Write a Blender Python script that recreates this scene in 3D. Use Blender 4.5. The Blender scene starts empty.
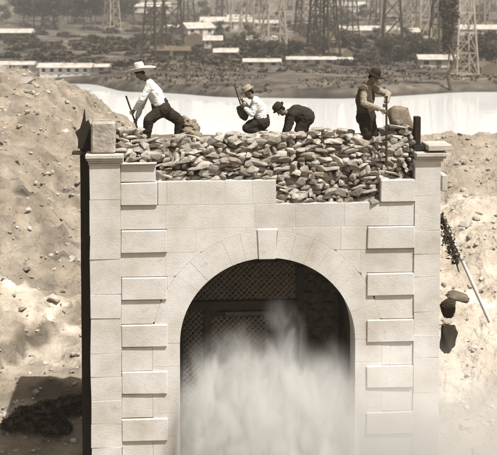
import bpy, bmesh, math, random
from mathutils import Vector, Matrix, noise
random.seed(7)
R = math.radians
V3 = Vector
scn = bpy.context.scene
COL = scn.collection
# ------------------------------------------------------------------ camera model
CAM_Z = 10.1; F = 1100.0; PITCH = R(3.0); CY = 47.6   # nearly level view camera with a lowered lens panel
cp, sp = math.cos(PITCH), math.sin(PITCH)
def ray(px, py):
    a = (px-248.5)/F; b = (CY-py)/F
    return Vector((a, cp+b*sp, -sp+b*cp))
def at(px, py, Y):
    d = ray(px, py); k = Y/d.y
    return Vector((d.x*k, Y, CAM_Z+d.z*k))
# gate frame
TH = R(4.0)
G0 = at(267, 300, 21.0); G0.z = 0
GM = Matrix.Translation(G0) @ Matrix.Rotation(TH, 4, 'Z'); GI = GM.inverted()
def face(px, py, v=0.0):
    """pixel -> (u, z) on the plane v metres behind the gate's front"""
    o = GI @ Vector((0, 0, CAM_Z)); d = GI.to_3x3() @ ray(px, py)
    k = (v-o.y)/d.y; p = o+d*k
    return p.x, p.z
def fu(px, py=250, v=0): return face(px, py, v)[0]
def fz(py, px=267, v=0): return face(px, py, v)[1]

# ------------------------------------------------------------------ materials
def sep(L):
    t = min(1, max(0, L/0.60))**1.35
    return (L, L*(0.745+0.235*t), L*(0.45+0.495*t), 1)
def newmat(name):
    m = bpy.data.materials.new(name); m.use_nodes = True
    nt = m.node_tree; b = nt.nodes['Principled BSDF']
    return m, nt, b
def N(nt, t, **kw):
    n = nt.nodes.new(t)
    for k, v in kw.items(): setattr(n, k, v)
    return n
def stone(name, lo, hi, scale=3.0, bump=0.3, rough=0.9, island=0.0, fine=40.0, dist=0.02, attr=None, spots=0.0, coord='Object'):
    m, nt, b = newmat(name); L = nt.links.new
    tc = N(nt, 'ShaderNodeTexCoord')
    n1 = N(nt, 'ShaderNodeTexNoise'); n1.inputs['Scale'].default_value = scale; n1.inputs['Detail'].default_value = 8; n1.inputs['Roughness'].default_value = 0.65
    L(tc.outputs[coord], n1.inputs['Vector'])
    r = N(nt, 'ShaderNodeValToRGB'); r.color_ramp.elements[0].position = 0.3; r.color_ramp.elements[1].position = 0.72
    r.color_ramp.elements[0].color = sep(lo); r.color_ramp.elements[1].color = sep(hi)
    L(n1.outputs['Fac'], r.inputs['Fac']); col = r.outputs['Color']
    if island:
        g = N(nt, 'ShaderNodeNewGeometry'); mr = N(nt, 'ShaderNodeMapRange')
        mr.inputs['To Min'].default_value = 1-island; mr.inputs['To Max'].default_value = 1+island*0.6
        L(g.outputs['Random Per Island'], mr.inputs['Value'])
        mx = N(nt, 'ShaderNodeMix', data_type='RGBA', blend_type='MULTIPLY'); mx.inputs['Factor'].default_value = 1
        L(col, mx.inputs['A']); L(mr.outputs['Result'], mx.inputs['B']); col = mx.outputs['Result']
    if spots:
        n3 = N(nt, 'ShaderNodeTexNoise'); n3.inputs['Scale'].default_value = scale*4; n3.inputs['Detail'].default_value = 6; n3.inputs['Roughness'].default_value = .7
        L(tc.outputs[coord], n3.inputs['Vector'])
        mr = N(nt, 'ShaderNodeMapRange'); mr.inputs['From Min'].default_value = .58; mr.inputs['From Max'].default_value = .72
        mr.inputs['To Min'].default_value = 1; mr.inputs['To Max'].default_value = 1-spots
        L(n3.outputs['Fac'], mr.inputs['Value'])
        mx = N(nt, 'ShaderNodeMix', data_type='RGBA', blend_type='MULTIPLY'); mx.inputs['Factor'].default_value = 1
        L(col, mx.inputs['A']); L(mr.outputs['Result'], mx.inputs['B']); col = mx.outputs['Result']
    if attr:
        a = N(nt, 'ShaderNodeAttribute'); a.attribute_name = attr
        mx = N(nt, 'ShaderNodeMix', data_type='RGBA', blend_type='MULTIPLY'); mx.inputs['Factor'].default_value = 1
        L(col, mx.inputs['A']); L(a.outputs['Color'], mx.inputs['B']); col = mx.outputs['Result']
    L(col, b.inputs['Base Color']); b.inputs['Roughness'].default_value = rough
    b.inputs['Specular IOR Level'].default_value = 0.2
    n2 = N(nt, 'ShaderNodeTexNoise'); n2.inputs['Scale'].default_value = fine; n2.inputs['Detail'].default_value = 6
    L(tc.outputs[coord], n2.inputs['Vector'])
    bp = N(nt, 'ShaderNodeBump'); bp.inputs['Strength'].default_value = bump; bp.inputs['Distance'].default_value = dist
    L(n2.outputs['Fac'], bp.inputs['Height']); L(bp.outputs['Normal'], b.inputs['Normal'])
    return m
M = {}
M['ashlar'] = stone('ashlar_stone', .40, .66, .9, .3, island=.10, fine=30, spots=.28)
M['quoin'] = stone('quoin_stone', .40, .68, .9, .28, fine=30, spots=.28)
M['pointing'] = stone('lime_pointing', .42, .6, 3.0, .3)
M['cornice'] = stone('cornice_stone', .36, .52, 3.0, .5, fine=22, spots=.3)
M['rubble'] = stone('rubble_stone', .20, .50, 3.5, .9, island=.40, fine=18, dist=.03, spots=.3)
M['mortar'] = stone('dark_mortar', .10, .20, 3.0, 1.0, fine=12, dist=.05)
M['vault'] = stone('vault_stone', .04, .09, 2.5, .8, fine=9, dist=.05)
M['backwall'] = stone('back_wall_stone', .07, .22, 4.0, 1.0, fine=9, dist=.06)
M['loose'] = stone('loose_stone', .20, .48, 4, .8, fine=18, dist=.03, spots=.3)
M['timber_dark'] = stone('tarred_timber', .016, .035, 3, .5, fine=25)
M['timber'] = stone('grey_timber', .04, .085, 4, .5, fine=25)
M['pale_timber'] = stone('pale_timber', .50, .66, 2, .3)
M['derrick_pale'] = stone('pale_derrick_timber', .24, .36, .5, .2)
M['derrick_dark'] = stone('dark_derrick_timber', .035, .07, .5, .2)
M['white_wall'] = stone('whitewashed_boards', .42, .58, .6, .1)
M['grey_wall'] = stone('weathered_boards', .10, .16, .6, .1)
M['roof_pale'] = stone('pale_roof', .24, .52, .9, .1)
M['roof_dark'] = stone('dark_roof', .08, .13, .6, .1)
M['pane'] = stone('window_pane', .02, .04, 1, 0, rough=.2)
M['leaf'] = stone('dark_leaves', .035, .085, .6, .1, island=.4)
M['leaf2'] = stone('dusty_leaves', .07, .14, .6, .1, island=.4)
M['bark'] = stone('bark', .05, .10, 2, .4)
M['skin'] = stone('skin', .16, .20, 6, .1, rough=.6)
M['hair'] = stone('dark_hair', .012, .02, 20, .3)
M['shirt_white'] = stone('white_cotton', .60, .70, 5, .3, fine=30)
M['shirt_grey'] = stone('grey_cotton', .22, .34, 5, .3, fine=30)
M['cloth_dark'] = stone('dark_wool', .018, .04, 6, .3, fine=30)
M['cloth_mid'] = stone('grey_wool', .05, .09, 6, .3, fine=30)
M['hat_white'] = stone('pale_straw', .42, .56, 8, .3)
M['hat_tan'] = stone('tan_felt', .24, .32, 8, .2)
M['hat_dark'] = stone('dark_felt', .02, .035, 8, .2)
M['leather'] = stone('boot_leather', .02, .04, 8, .2, rough=.6)
M['iron'] = stone('iron', .03, .06, 8, .2, rough=.5)
M['sack'] = stone('sacking', .16, .26, 8, .4)
M['gravel'] = stone('hillside_stones', .22, .52, .8, .5, island=.35)
M['tar'] = stone('tarry_rock', .025, .06, 2, .6)  # near-black colour standing in for the shade inside hollows

# ------------------------------------------------------------------ mesh helpers
KIDS = {}
class MB:
    def __init__(s): s.v = []; s.f = []
    def add(s, vs, fs, mat=None):
        o = len(s.v)
        s.v += [tuple(mat @ Vector(p)) if mat else tuple(p) for p in vs]
        s.f += [tuple(i+o for i in f) for f in fs]
    def box(s, x0, x1, y0, y1, z0, z1, mat=None):
        s.add([(x0,y0,z0),(x1,y0,z0),(x1,y1,z0),(x0,y1,z0),(x0,y0,z1),(x1,y0,z1),(x1,y1,z1),(x0,y1,z1)],
              [(0,3,2,1),(4,5,6,7),(0,1,5,4),(1,2,6,5),(2,3,7,6),(3,0,4,7)], mat)
    jit = 0
    def jbox(s, *a):
        n0 = len(s.v); s.box(*a)
        for i in range(n0, len(s.v)):
            x, y, z = s.v[i]; s.v[i] = (x+random.uniform(-1, 1)*.008, y+random.uniform(-1, 1)*.007, z+random.uniform(-1, 1)*.007)
    def bar(s, a, b, r1, r2=None, n=6):
        a, b = Vector(a), Vector(b); r2 = r1 if r2 is None else r2
        d = (b-a).normalized(); q = d.orthogonal().normalized(); w = d.cross(q)
        vs = []
        for c, r in ((a, r1), (b, r2)):
            for k in range(n):
                t = 2*math.pi*k/n; vs.append(c+q*(math.cos(t)*r)+w*(math.sin(t)*r))
        s.add(vs, [tuple(range(n))[::-1], tuple(range(n, 2*n))]+[(k, (k+1) % n, n+(k+1) % n, n+k) for k in range(n)])
    def prism(s, poly, v0, v1):
        """poly: (u,z) points anticlockwise seen from the front; extruded v0..v1"""
        n = len(poly)
        s.add([(p[0], v0, p[1]) for p in poly]+[(p[0], v1, p[1]) for p in poly],
              [tuple(range(n)), tuple(range(2*n-1, n-1, -1))]+[(k, n+k, n+(k+1) % n, (k+1) % n) for k in range(n)])
    def mesh(s, name, mat, bev=0, smooth=False):
        me = bpy.data.meshes.new(name); me.from_pydata(s.v, [], s.f)
        bm = bmesh.new(); bm.from_mesh(me)
        bmesh.ops.recalc_face_normals(bm, faces=bm.faces)
        if bev: bmesh.ops.bevel(bm, geom=bm.edges[:], offset=bev, segments=1, affect='EDGES', clamp_overlap=True)
        bm.to_mesh(me); bm.free(); me.materials.append(M[mat])
        if smooth:
            for p in me.polygons: p.use_smooth = True
        return me
    def build(s, name, mat, parent=None, bev=0, smooth=False):
        return link(name, s.mesh(name, mat, bev, smooth), parent)
def link(name, me, parent=None, loc=None, rz=0):
    o = bpy.data.objects.new(name, me); COL.objects.link(o)
    if parent: o.parent = parent; KIDS.setdefault(parent.name, []).append(o)
    if loc is not None: o.location = loc
    o.rotation_euler.z = rz
    return o
def tag(o, label=None, cat=None, group=None, kind=None):
    for k, v in (('label', label), ('category', cat), ('group', group), ('kind', kind)):
        if v: o[k] = v
    return o
def empty(name, loc, rz=0, **kw):
    o = link(name, None, None, loc, rz); o.empty_display_size = .3
    return tag(o, **kw)
def kids(o): return KIDS.get(o.name, [])
def copy_tree(o, parent=None, ks=None):
    c = o.copy(); COL.objects.link(c); c.parent = parent
    for ch in kids(o): copy_tree(ch, c)
    return c
def fbm(x, y, z=0, o=4): return noise.fractal(Vector((x, y, z)), 1.0, 2.0, o)

# rocks: a dozen beveled hulls
ROCKS = []
for k in range(14):
    rng = random.Random(100+k); bm = bmesh.new()
    for i in range(15):
        p = Vector([rng.gauss(0, 1) for _ in range(3)]).normalized()
        p = Vector([math.copysign(abs(c)**0.6, c) for c in p])*rng.uniform(.75, 1.0)
        bm.verts.new(p*.5)
    h = bmesh.ops.convex_hull(bm, input=bm.verts)
    bmesh.ops.delete(bm, geom=[v for v in bm.verts if not v.link_faces], context='VERTS')
    bmesh.ops.bevel(bm, geom=bm.edges[:], offset=.07, segments=2, affect='EDGES', clamp_overlap=True)
    bm.verts.index_update()
    ROCKS.append(([tuple(v.co) for v in bm.verts], [tuple(v.index for v in f.verts) for f in bm.faces])); bm.free()
def rock_to(mb, c, sx, sy, sz, rx=0, ry=0, rz=0, rng=random):
    v, f = rng.choice(ROCKS)
    mb.add(v, f, Matrix.Translation(c) @ Matrix.Rotation(rz, 4, 'Z') @ Matrix.Rotation(rx, 4, 'X') @ Matrix.Rotation(ry, 4, 'Y') @ Matrix.Diagonal((sx, sy, sz, 1)))

# ------------------------------------------------------------------ terrain
def interp(t, pts):
    if t <= pts[0][0]: return pts[0][1]
    for (a, p), (b, q) in zip(pts, pts[1:]):
        if t <= b:
            s = (t-a)/(b-a); s = s*s*(3-2*s); return p+(q-p)*s
    return pts[-1][1]
WZ = -1.9
RIDGE = [(-30, 60), (-14, 74), (-9.5, 82), (-7.6, 90), (-6.7, 102), (-5.9, 124), (-4.6, 150), (0, 168), (6, 156), (7.6, 145), (9.5, 143), (16, 138), (40, 120)]
SHORE = [(-80, 185), (-40, 150), (-21, 138), (-13.5, 127), (0, 120), (9, 119), (28, 127), (60, 150)]
def ridge_z(x): return at(248.5, interp(x, RIDGE), 42).z
STEP = []
def H(x, y, detail=True):
    sh = interp(x, SHORE)
    rz = ridge_z(x)
    if y < 24: z = 0.0
    elif y < 42:
        s = (y-24)/18; z = rz*(s**.85)
    elif y < 84:
        s = (y-42)/42; s = s*s*(3-2*s) if s > .0 else 0; z = rz+(-4.5-rz)*min(1, s*1.15)
    else: z = -4.5
    if y > sh-6:
        s = min(1, max(0, (y-sh+6)/12)); s = s*s*(3-2*s)
        e = WZ+.9+(y-sh)*.004+max(0, y-320)*.004
        z = -4.5*(1-s)+e*s
        if detail and s > .3: z += fbm(x*.02, y*.02, 3)*1.1*min(1, max(0,(y-sh)/60))+fbm(x*.2, y*.2, 5)*.12
    elif detail:
        k = min(1, max(0, (y-22)/4))
        if STEP and x < -1.5:
            SA, SN = STEP; d = (x-SA.x)*SN.x+(y-SA.y)*SN.y+.12*fbm(x*1.1, y*1.1, 51)
            if d < 0: q = min(1, -d/.16); z -= .32*q*q*(3-2*q)*max(0, 1+d/4) if d > -4 else 0; k *= .45
        z += (fbm(x*.25, y*.25)*.42+fbm(x*.9, y*.9, 2)*.2+(.5-abs(fbm(x*1.3, y*1.3, 9)))*.5*(.35 if x > 0 else 1)+fbm(x*4, y*4, 7)*.05)*k + fbm(x*2.5,y*2.5)*.03
    return z
def hit(px, py, y0=23):
    d = ray(px, py); y = y0
    while y < 1500:
        k = y/d.y; z = CAM_Z+d.z*k
        if z <= H(d.x*k, y): return Vector((d.x*k, y, H(d.x*k, y)))
        y *= 1.004
    return Vector((d.x*y/d.y, y, H(0, y)))
def topix(p):
    q = Vector(p)-Vector((0, 0, CAM_Z)); f = q.y*cp-q.z*sp; u = q.y*sp+q.z*cp
    if f <= .1: return (-999, -999)
    return 248.5+q.x/f*F, CY-u/f*F
def ell(px, py, cx, cy, rx, ry, rot=0):
    dx, dy = px-cx, py-cy; c, s = math.cos(rot), math.sin(rot)
    a, b = (dx*c+dy*s)/rx, (-dx*s+dy*c)/ry
    return max(0, 1-(a*a+b*b))
# ground tint patches in metres, found once from where they lie on the ground
SA, SB = hit(0, 350), hit(75, 305); SN = Vector((-(SB.y-SA.y), SB.x-SA.x, 0)).normalized(); STEP += [SA, SN]
def patch(cx, cy, ex, ey):
    c = hit(cx, cy); a = hit(cx+ex, cy); b = hit(cx, cy-ey); e = hit(cx, cy+ey)
    return (c.x, (b.y+e.y)/2, max(.3, abs(a.x-c.x)), max(.3, abs(b.y-e.y)/2))
DARKP = [(patch(60, 424, 40, 16), .45), (patch(20,182,30,6),.45), (patch(12,186,18,5),.4), (patch(70,183,22,5),.5), (patch(60, 256, 26, 4), .6), (patch(6,205,6,12),.6)]  # first entry paints the shadow left of the archway into the ground
PALEP = [(patch(30, 306, 50, 30), 1.9), (patch(50, 360, 60, 24), 1.35), (patch(475, 250, 70, 60), 1.5), (patch(475, 340, 70, 50), 1.5), (patch(40, 110, 30, 10), 1.15)]
FARP = [(patch(115, 87, 34, 5), .30), (patch(190,92,60,4),.6), (patch(120, 18, 120, 9), .55), (patch(330, 60, 110, 5), .55), (patch(480, 56, 30, 10), .55), (patch(300,92,90,3),.75),
        (patch(472, 85, 34, 4), 3.4), (patch(380, 74, 120, 2), 1.5), (patch(180, 80, 60, 2), 1.6), (patch(20, 68, 40, 3), 1.9), (patch(380, 35, 60, 3), 1.8), (patch(330, 12, 160, 5), 1.7),
        (patch(60, 42, 60, 5), 1.4), (patch(190, 42, 60, 4), 1.4), (patch(290, 74, 50, 2), 1.4), (patch(255, 30, 60, 3), 1.6), (patch(140,64,50,1.5),1.7)]
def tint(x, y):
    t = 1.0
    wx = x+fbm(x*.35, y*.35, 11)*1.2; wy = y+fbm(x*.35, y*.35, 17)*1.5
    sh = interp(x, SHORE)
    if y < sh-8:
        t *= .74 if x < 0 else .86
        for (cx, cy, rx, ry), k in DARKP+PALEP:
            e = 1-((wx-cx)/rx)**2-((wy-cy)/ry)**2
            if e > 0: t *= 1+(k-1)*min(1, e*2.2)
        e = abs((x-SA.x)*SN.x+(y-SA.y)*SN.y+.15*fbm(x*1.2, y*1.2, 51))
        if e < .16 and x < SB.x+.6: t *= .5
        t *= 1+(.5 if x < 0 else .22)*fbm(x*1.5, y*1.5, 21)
    else:
        t = .25
        wx = x+fbm(x*.05, y*.05, 11)*10; wy = y+fbm(x*.05, y*.05, 17)*14
        for (cx, cy, rx, ry), k in FARP:
            e = 1-((wx-cx)/rx)**2-((wy-cy)/ry)**2
            if e > 0: t *= 1+(k-1)*min(1, e*2)
        if y < sh+3: t *= .55
        t *= max(.35, 1+.6*fbm(x*.03, y*.06, 31)+1.1*fbm(x*.16, y*.2, 37)+.8*fbm(x*.6, y*.6, 41))
    return max(.08, min(2.1, t))
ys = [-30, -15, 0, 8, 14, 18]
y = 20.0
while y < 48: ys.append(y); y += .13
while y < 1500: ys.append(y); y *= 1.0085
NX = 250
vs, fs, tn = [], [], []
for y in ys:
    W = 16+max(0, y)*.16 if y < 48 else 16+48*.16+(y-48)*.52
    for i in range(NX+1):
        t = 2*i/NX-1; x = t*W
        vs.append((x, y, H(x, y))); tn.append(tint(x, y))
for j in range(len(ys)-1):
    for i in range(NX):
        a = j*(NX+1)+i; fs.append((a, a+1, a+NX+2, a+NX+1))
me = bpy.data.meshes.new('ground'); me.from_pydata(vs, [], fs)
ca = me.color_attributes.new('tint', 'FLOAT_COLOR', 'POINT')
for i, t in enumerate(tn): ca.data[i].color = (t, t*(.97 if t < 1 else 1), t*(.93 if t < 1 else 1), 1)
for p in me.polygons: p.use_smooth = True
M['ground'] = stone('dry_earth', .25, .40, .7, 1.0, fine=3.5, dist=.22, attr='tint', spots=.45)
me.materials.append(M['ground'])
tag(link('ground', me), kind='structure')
# water
m, nt, b = newmat('pond_water'); M['water'] = m
b.inputs['Base Color'].default_value = sep(.66); b.inputs['Roughness'].default_value = .06; b.inputs['IOR'].default_value = 1.33
wn = N(nt, 'ShaderNodeTexNoise'); wn.inputs['Scale'].default_value = .6; wn.inputs['Detail'].default_value = 3
tc = N(nt, 'ShaderNodeTexCoord'); nt.links.new(tc.outputs['Object'], wn.inputs['Vector'])
bp = N(nt, 'ShaderNodeBump'); bp.inputs['Strength'].default_value = .10; bp.inputs['Distance'].default_value = .1
nt.links.new(wn.outputs['Fac'], bp.inputs['Height']); nt.links.new(bp.outputs['Normal'], b.inputs['Normal'])
me = bpy.data.meshes.new('water'); me.from_pydata([(-95, 52, WZ), (95, 52, WZ), (110, 178, WZ), (-110, 178, WZ)], [], [(0, 1, 2, 3)])
me.materials.append(m); tag(link('water', me), kind='structure')

# stones strewn on both banks (uncountable)
mb = MB(); rng = random.Random(5)
for k in range(2600):
    left = rng.random() < .62
    if left: x = rng.uniform(-13, -3.2)
    else: x = rng.uniform(3.6, 12)
    y = rng.uniform(23.5, 46)
    s = min(.5, .05+rng.expovariate(16))
    z = H(x, y)
    rock_to(mb, Vector((x, y, z+s*.1)), s*rng.uniform(.9, 1.7), s, s*rng.uniform(.4, .8), rng.uniform(-.3, .3), rng.uniform(-.3, .3), rng.uniform(0, 6), rng)
tag(mb.build('scattered_stones', 'gravel'), kind='stuff', label='pale loose stones strewn over the earth banks', cat='stones')

# ------------------------------------------------------------------ the archway
gate = empty('stone_archway', G0, TH, label='tall pale ashlar stone archway with its crown stripped to rubble', cat='archway')
P_ = (fz(204)-fz(390))/7.96                    # course height
Z0 = fz(204)
def zc(k): return Z0-k*P_                      # course line k below y=204
CZ = fz(341); AZ = fz(258); RA = AZ-CZ         # springing, rise
RU = (fu(355, 345)-fu(180, 345))/2; UC = (fu(355, 345)+fu(180, 345))/2
RING = fz(231)-AZ
def rin(t): return (UC+RU*math.cos(t), CZ+RA*math.sin(t))
def rout(t, e=0): return (UC+(RU+RING+e)*math.cos(t), CZ+(RA+RING+e)*math.sin(t))
def ztop(u):
    q = 1-((u-UC)/(RU+RING))**2
    return CZ+(RA+RING)*math.sqrt(q) if q > 0 else -99
uPL0, uPL1, uQL1 = fu(90), fu(121), fu(167)
uPR0, uPR1, uQR0 = fu(414), fu(440), fu(367)
rng = random.Random(3); G = .0018
fac = None; PARTS = {}; CUR = [0]
def block(u0, u1, z0, z1, v0=0., v1=.34):
    """a facing block, cut along the arch ring where it meets it"""
    if z1 < .02: return
    z0 = max(z0, -.25)
    sd_ = 0 if CUR[0] < 1 else (-1 if (u0+u1)/2 < UC else 1)
    pnt = PARTS.setdefault(('p', CUR[0], sd_), MB()); fac = PARTS.setdefault(('f', CUR[0], sd_), MB())
    _block(pnt, u0, u1, z0, z1, .004, .33, 0)
    _block(fac, u0, u1, z0, z1, v0+rng.uniform(-.002, .002), v1, G)
def _block(fac, u0, u1, z0, z1, v0, v1, G):
    u0 += G; u1 -= G; z0 += G; z1 -= G
    lo = UC-(RU+RING); hi = UC+(RU+RING)
    if z1 <= CZ+.02:
        if u1 <= lo or u0 >= hi: fac.box(u0, u1, v0, v1, z0, z1)
        elif u0 < lo: fac.box(u0, lo-G, v0, v1, z0, z1)
        elif u1 > hi: fac.box(hi+G, u1, v0, v1, z0, z1)
        return
    n = max(2, int((u1-u0)/.05)); pts = []
    for i in range(n+1):
        u = u0+(u1-u0)*i/n; pts.append((u, max(z0, ztop(u)+G)))
    seg = [p for p in pts if p[1] < z1-.01]
    if len(seg) < 2: return
    if all(abs(p[1]-z0) < 1e-6 for p in pts): fac.box(u0, u1, v0, v1, z0, z1); return
    fac.prism(seg+[(seg[-1][0], z1), (seg[0][0], z1)], v0, v1)
for k in range(-1, 17):
    z1, z0 = zc(k), zc(k+1)
    CUR[0] = k
    for part in ((z0, z1),):
        z0, z1 = part
        a, b_ = uPL1, uPR0
        if k == -1: b_ = fu(276)                # top course broken off on the right
        if k == -1: block(uQL1, fu(200), z0, z1); us = [fu(200), fu(225), fu(252), fu(276)]
        else:
            q = (k % 2 == 0)
            us = [uQL1 if (k+1) % 2 == 0 else uPL1]
            L_ = uQR0 if (k+1) % 2 == 0 else uPR0
            off = .55 if k % 2 else .85
            while us[-1] < L_-.01:
                w = off if len(us) == 1 else rng.uniform(.78, 1.0)
                nx = us[-1]+w
                if L_-nx < .4: nx = L_
                us.append(nx)
        for p, q in zip(us, us[1:]): 
            zz = [z0, z1]
            if z0 < CZ < z1:
                block(p, q, CZ, z1); block(p, q, z0, CZ)
            else: block(p, q, z0, z1)
sl_ = MB(); _block(sl_, uQL1+.01, uQR0-.01, CZ+.03, zc(0)-.01, .022, .325, .003)
sl_.build('spandrel_backing', 'pointing', gate)
for (nm, kk, sd_), m_ in sorted(PARTS.items()):
    if m_.v: m_.build('ashlar_course' if nm == 'f' else 'pointing', 'ashlar' if nm == 'f' else 'pointing', gate, bev=.004 if nm == 'f' else 0)
# quoins in relief, each its own part
for (ua, ub) in ((uPL1, uQL1), (uQR0, uPR0)):
    for k in (-1, 1, 3, 5, 7, 9, 11, 13):
        a = ua
        if k == -1 and ua == uQR0: a = fu(380)
        elif k == -1: b2 = fu(158)
        q = MB(); q.jbox(a+G, (fu(158) if (k == -1 and ua == uPL1) else ub)-G, -.042, .34, zc(k+1)+.012, zc(k)-.012); q.build('quoin', 'quoin', gate, bev=.014)
# pilaster strips
for (a, b_) in ((uPL0, uPL1), (uPR0, uPR1)):
    mb = MB(); z = fz(162)
    i = 0; pm = MB(); pm.box(a+.012, b_-.016, -.015, .49, -.3, z-.01); pm.build('pointing', 'pointing', gate)
    while z > -.1:
        h = P_*rng.choice((1, 1, 1.5)); mb.jbox(a, b_-G, -.03+rng.uniform(-.004, .004), .5, max(-.3, z-h+G), z-G*.2); z -= h
    mb.build('pilaster', 'quoin', gate, bev=.004)
# blocks over the left quoins below the cornice
mb = MB(); mb.box(uPL1+G, fu(156), .0, .34, zc(-1)+G, fz(162)); mb.build('frieze_block', 'quoin', gate, bev=.008)
mb = MB(); mb.box(fu(158)+G, uQL1, .0, .34, zc(0)+G, zc(-1)-G); mb.build('ashlar_block', 'ashlar', gate, bev=.008)
mb = MB(); mb.box(fu(368), fu(380), .02, .34, zc(0)-.35, zc(0)+.0); mb.build('ashlar_block', 'ashlar', gate, bev=.02)
# voussoirs and keystone
nv = 19; ang = [math.pi*i/nv for i in range(nv+1)]
for i in range(nv):
    t0, t1 = ang[i], ang[i+1]; key = i == nv//2
    vb = MB(); m_ = 5
    g = .0006
    inn = [rin(t0+g+(t1-t0-2*g)*j/m_) for j in range(m_+1)]
    if key:
        w0, w1 = fu(257, 258), fu(277, 258); kz = fz(229)
        poly = [(w0+.03, AZ-.02), (w1-.03, AZ-.02), (w1, kz), (w0, kz)]
        vb.prism(poly, -.035, .6)
        vb.build('keystone', 'quoin', gate, bev=.012); continue
    e = rng.uniform(-.005, .01)
    out = [rout(t1-g-(t1-t0-2*g)*j/m_, -G) for j in range(m_+1)]
    vb.prism(inn+out, -.006+e*.3, .6)
    vb.build('voussoir', 'quoin', gate, bev=.002)
# jambs
for sgn in (-1, 1):
    z = CZ; 
    while z > 0:
        h = min(z, P_); jb = MB()
        a, b_ = UC+sgn*RU, UC+sgn*(RU+RING)
        jb.box(min(a, b_)+G, max(a, b_)-G, -.004, .6, z-h+G, z-G); jb.build('jamb_block', 'quoin', gate, bev=.003); z -= h
# vault lining
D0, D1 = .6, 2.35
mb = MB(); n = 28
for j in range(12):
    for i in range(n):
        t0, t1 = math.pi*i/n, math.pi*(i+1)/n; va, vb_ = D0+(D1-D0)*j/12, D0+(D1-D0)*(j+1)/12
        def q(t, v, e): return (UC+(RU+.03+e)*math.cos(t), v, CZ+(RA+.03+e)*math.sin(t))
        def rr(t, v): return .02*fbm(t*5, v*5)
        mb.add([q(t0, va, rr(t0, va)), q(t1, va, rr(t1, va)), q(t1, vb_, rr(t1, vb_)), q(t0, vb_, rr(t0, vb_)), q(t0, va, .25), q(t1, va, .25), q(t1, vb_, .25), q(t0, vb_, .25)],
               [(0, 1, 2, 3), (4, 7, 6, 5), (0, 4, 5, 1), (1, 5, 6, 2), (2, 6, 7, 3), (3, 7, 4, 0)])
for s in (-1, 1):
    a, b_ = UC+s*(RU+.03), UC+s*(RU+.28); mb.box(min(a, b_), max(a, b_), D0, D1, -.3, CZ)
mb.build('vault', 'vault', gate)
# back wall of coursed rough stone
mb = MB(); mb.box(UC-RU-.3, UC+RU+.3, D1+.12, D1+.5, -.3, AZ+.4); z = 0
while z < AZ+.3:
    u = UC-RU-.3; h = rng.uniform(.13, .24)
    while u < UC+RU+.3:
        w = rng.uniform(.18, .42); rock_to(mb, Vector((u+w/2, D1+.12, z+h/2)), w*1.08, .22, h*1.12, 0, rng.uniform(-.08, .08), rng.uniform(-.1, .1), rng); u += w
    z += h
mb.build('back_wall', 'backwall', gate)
# core (hidden mass behind the facing)
TOP = at(300, 145, 22).z                       # floor the men stand on
mb = MB()
mb.box(uPL0+.04, UC-RU-.28, .345, 3.1, -.3, TOP-.35); mb.box(UC+RU+.28, uPR1-.04, .345, 3.1, -.3, TOP-.35)
mb.box(UC-RU-.28, UC+RU+.28, .61, 3.1, AZ+.32, TOP-.35)
mb.box(UC-RU-.28, UC+RU+.28, .345, .605, AZ+RING+.02, TOP-.35)
mb.box(UC-RU-.28, UC+RU+.28, D1+.52, 3.1, -.3, AZ+.3)
mb.build('core', 'mortar', gate)
# exposed rubble core
CREST = [(116, 126), (135, 131), (150, 138), (165, 141), (185, 137), (200, 138), (230, 134), (250, 134), (275, 134), (300, 134), (320, 130), (340, 131), (356, 134), (380, 138), (388, 126), (400, 120), (413, 124), (416, 150)]
def crest_z(px): return face(px, interp(px, CREST), .45)[1]
rub = MB(); rng = random.Random(11)
px = 117
pxs = []
y = 206.0
while y > 116:
    px = 117+rng.uniform(0, 8)
    while px < 414:
        low = 160 if px < 155 else 182 if px < 276 else 206 if px < 380 else 178
        top = interp(px, CREST)
        if y < low+1 and y > top+2:
            f = min(1, max(0, (low-y)/(low-top)))
            v = .12+.22*f*f+rng.uniform(-.06, .06)
            u, z = face(px, y, v); w = rng.choice((.12, .18, .24, .30, .38, .46))*rng.uniform(.85, 1.15)
            if w*26 > 413-px: w = .14
            rock_to(rub, Vector((u, v+.08, z)), w, .28*rng.uniform(.6, 1.5), rng.uniform(.08, .19), rng.uniform(-.3, .3), rng.uniform(-.4, .4), rng.uniform(-.5, .5), rng)
        px += rng.uniform(5, 10.5)
    y -= 4.6
rub.build('rubble_core', 'rubble', gate)
# dark bedding behind the rubble, uneven top surface
mb = MB(); nu, nvv = 90, 26; grid = []
ua, ub = fu(93), fu(437)
def top_h(u, v):
    pxx = 265+(u-fu(265))*F/22.3
    cz = crest_z(max(118, min(413, pxx)))-.10 if 117 < pxx < 414 else fz(150, v=0)-.02
    base = TOP-.06
    s = min(1, max(0, (v-.55)/.8)); 
    return (cz*(1-s)+base*s)+.04*fbm(u*3, v*3)
vsx = []; fsx = []
for j in range(nvv+1):
    v = .40+(3.1-.40)*j/nvv
    for i in range(nu+1):
        u = ua+(ub-ua)*i/nu; vsx.append((u, v, top_h(u, v)))
o2 = len(vsx)
for j in range(nvv+1):
    v = .40+(3.1-.40)*j/nvv
    for i in range(nu+1): vsx.append((ua+(ub-ua)*i/nu, v, TOP-1.2))
W1 = nu+1
for j in range(nvv):
    for i in range(nu):
        a = j*W1+i; fsx.append((a, a+1, a+W1+1, a+W1)); fsx.append((o2+a, o2+a+W1, o2+a+W1+1, o2+a+1))
for i in range(nu):
    fsx.append((i, o2+i, o2+i+1, i+1)); a = nvv*W1+i; fsx.append((a, a+1, o2+a+1, o2+a))
for j in range(nvv):
    a = j*W1; fsx.append((a, a+W1, o2+a+W1, o2+a)); a += nu; fsx.append((a, o2+a, o2+a+W1, a+W1))
mb.add(vsx, fsx); mb.build('bedding', 'mortar', gate)
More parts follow.
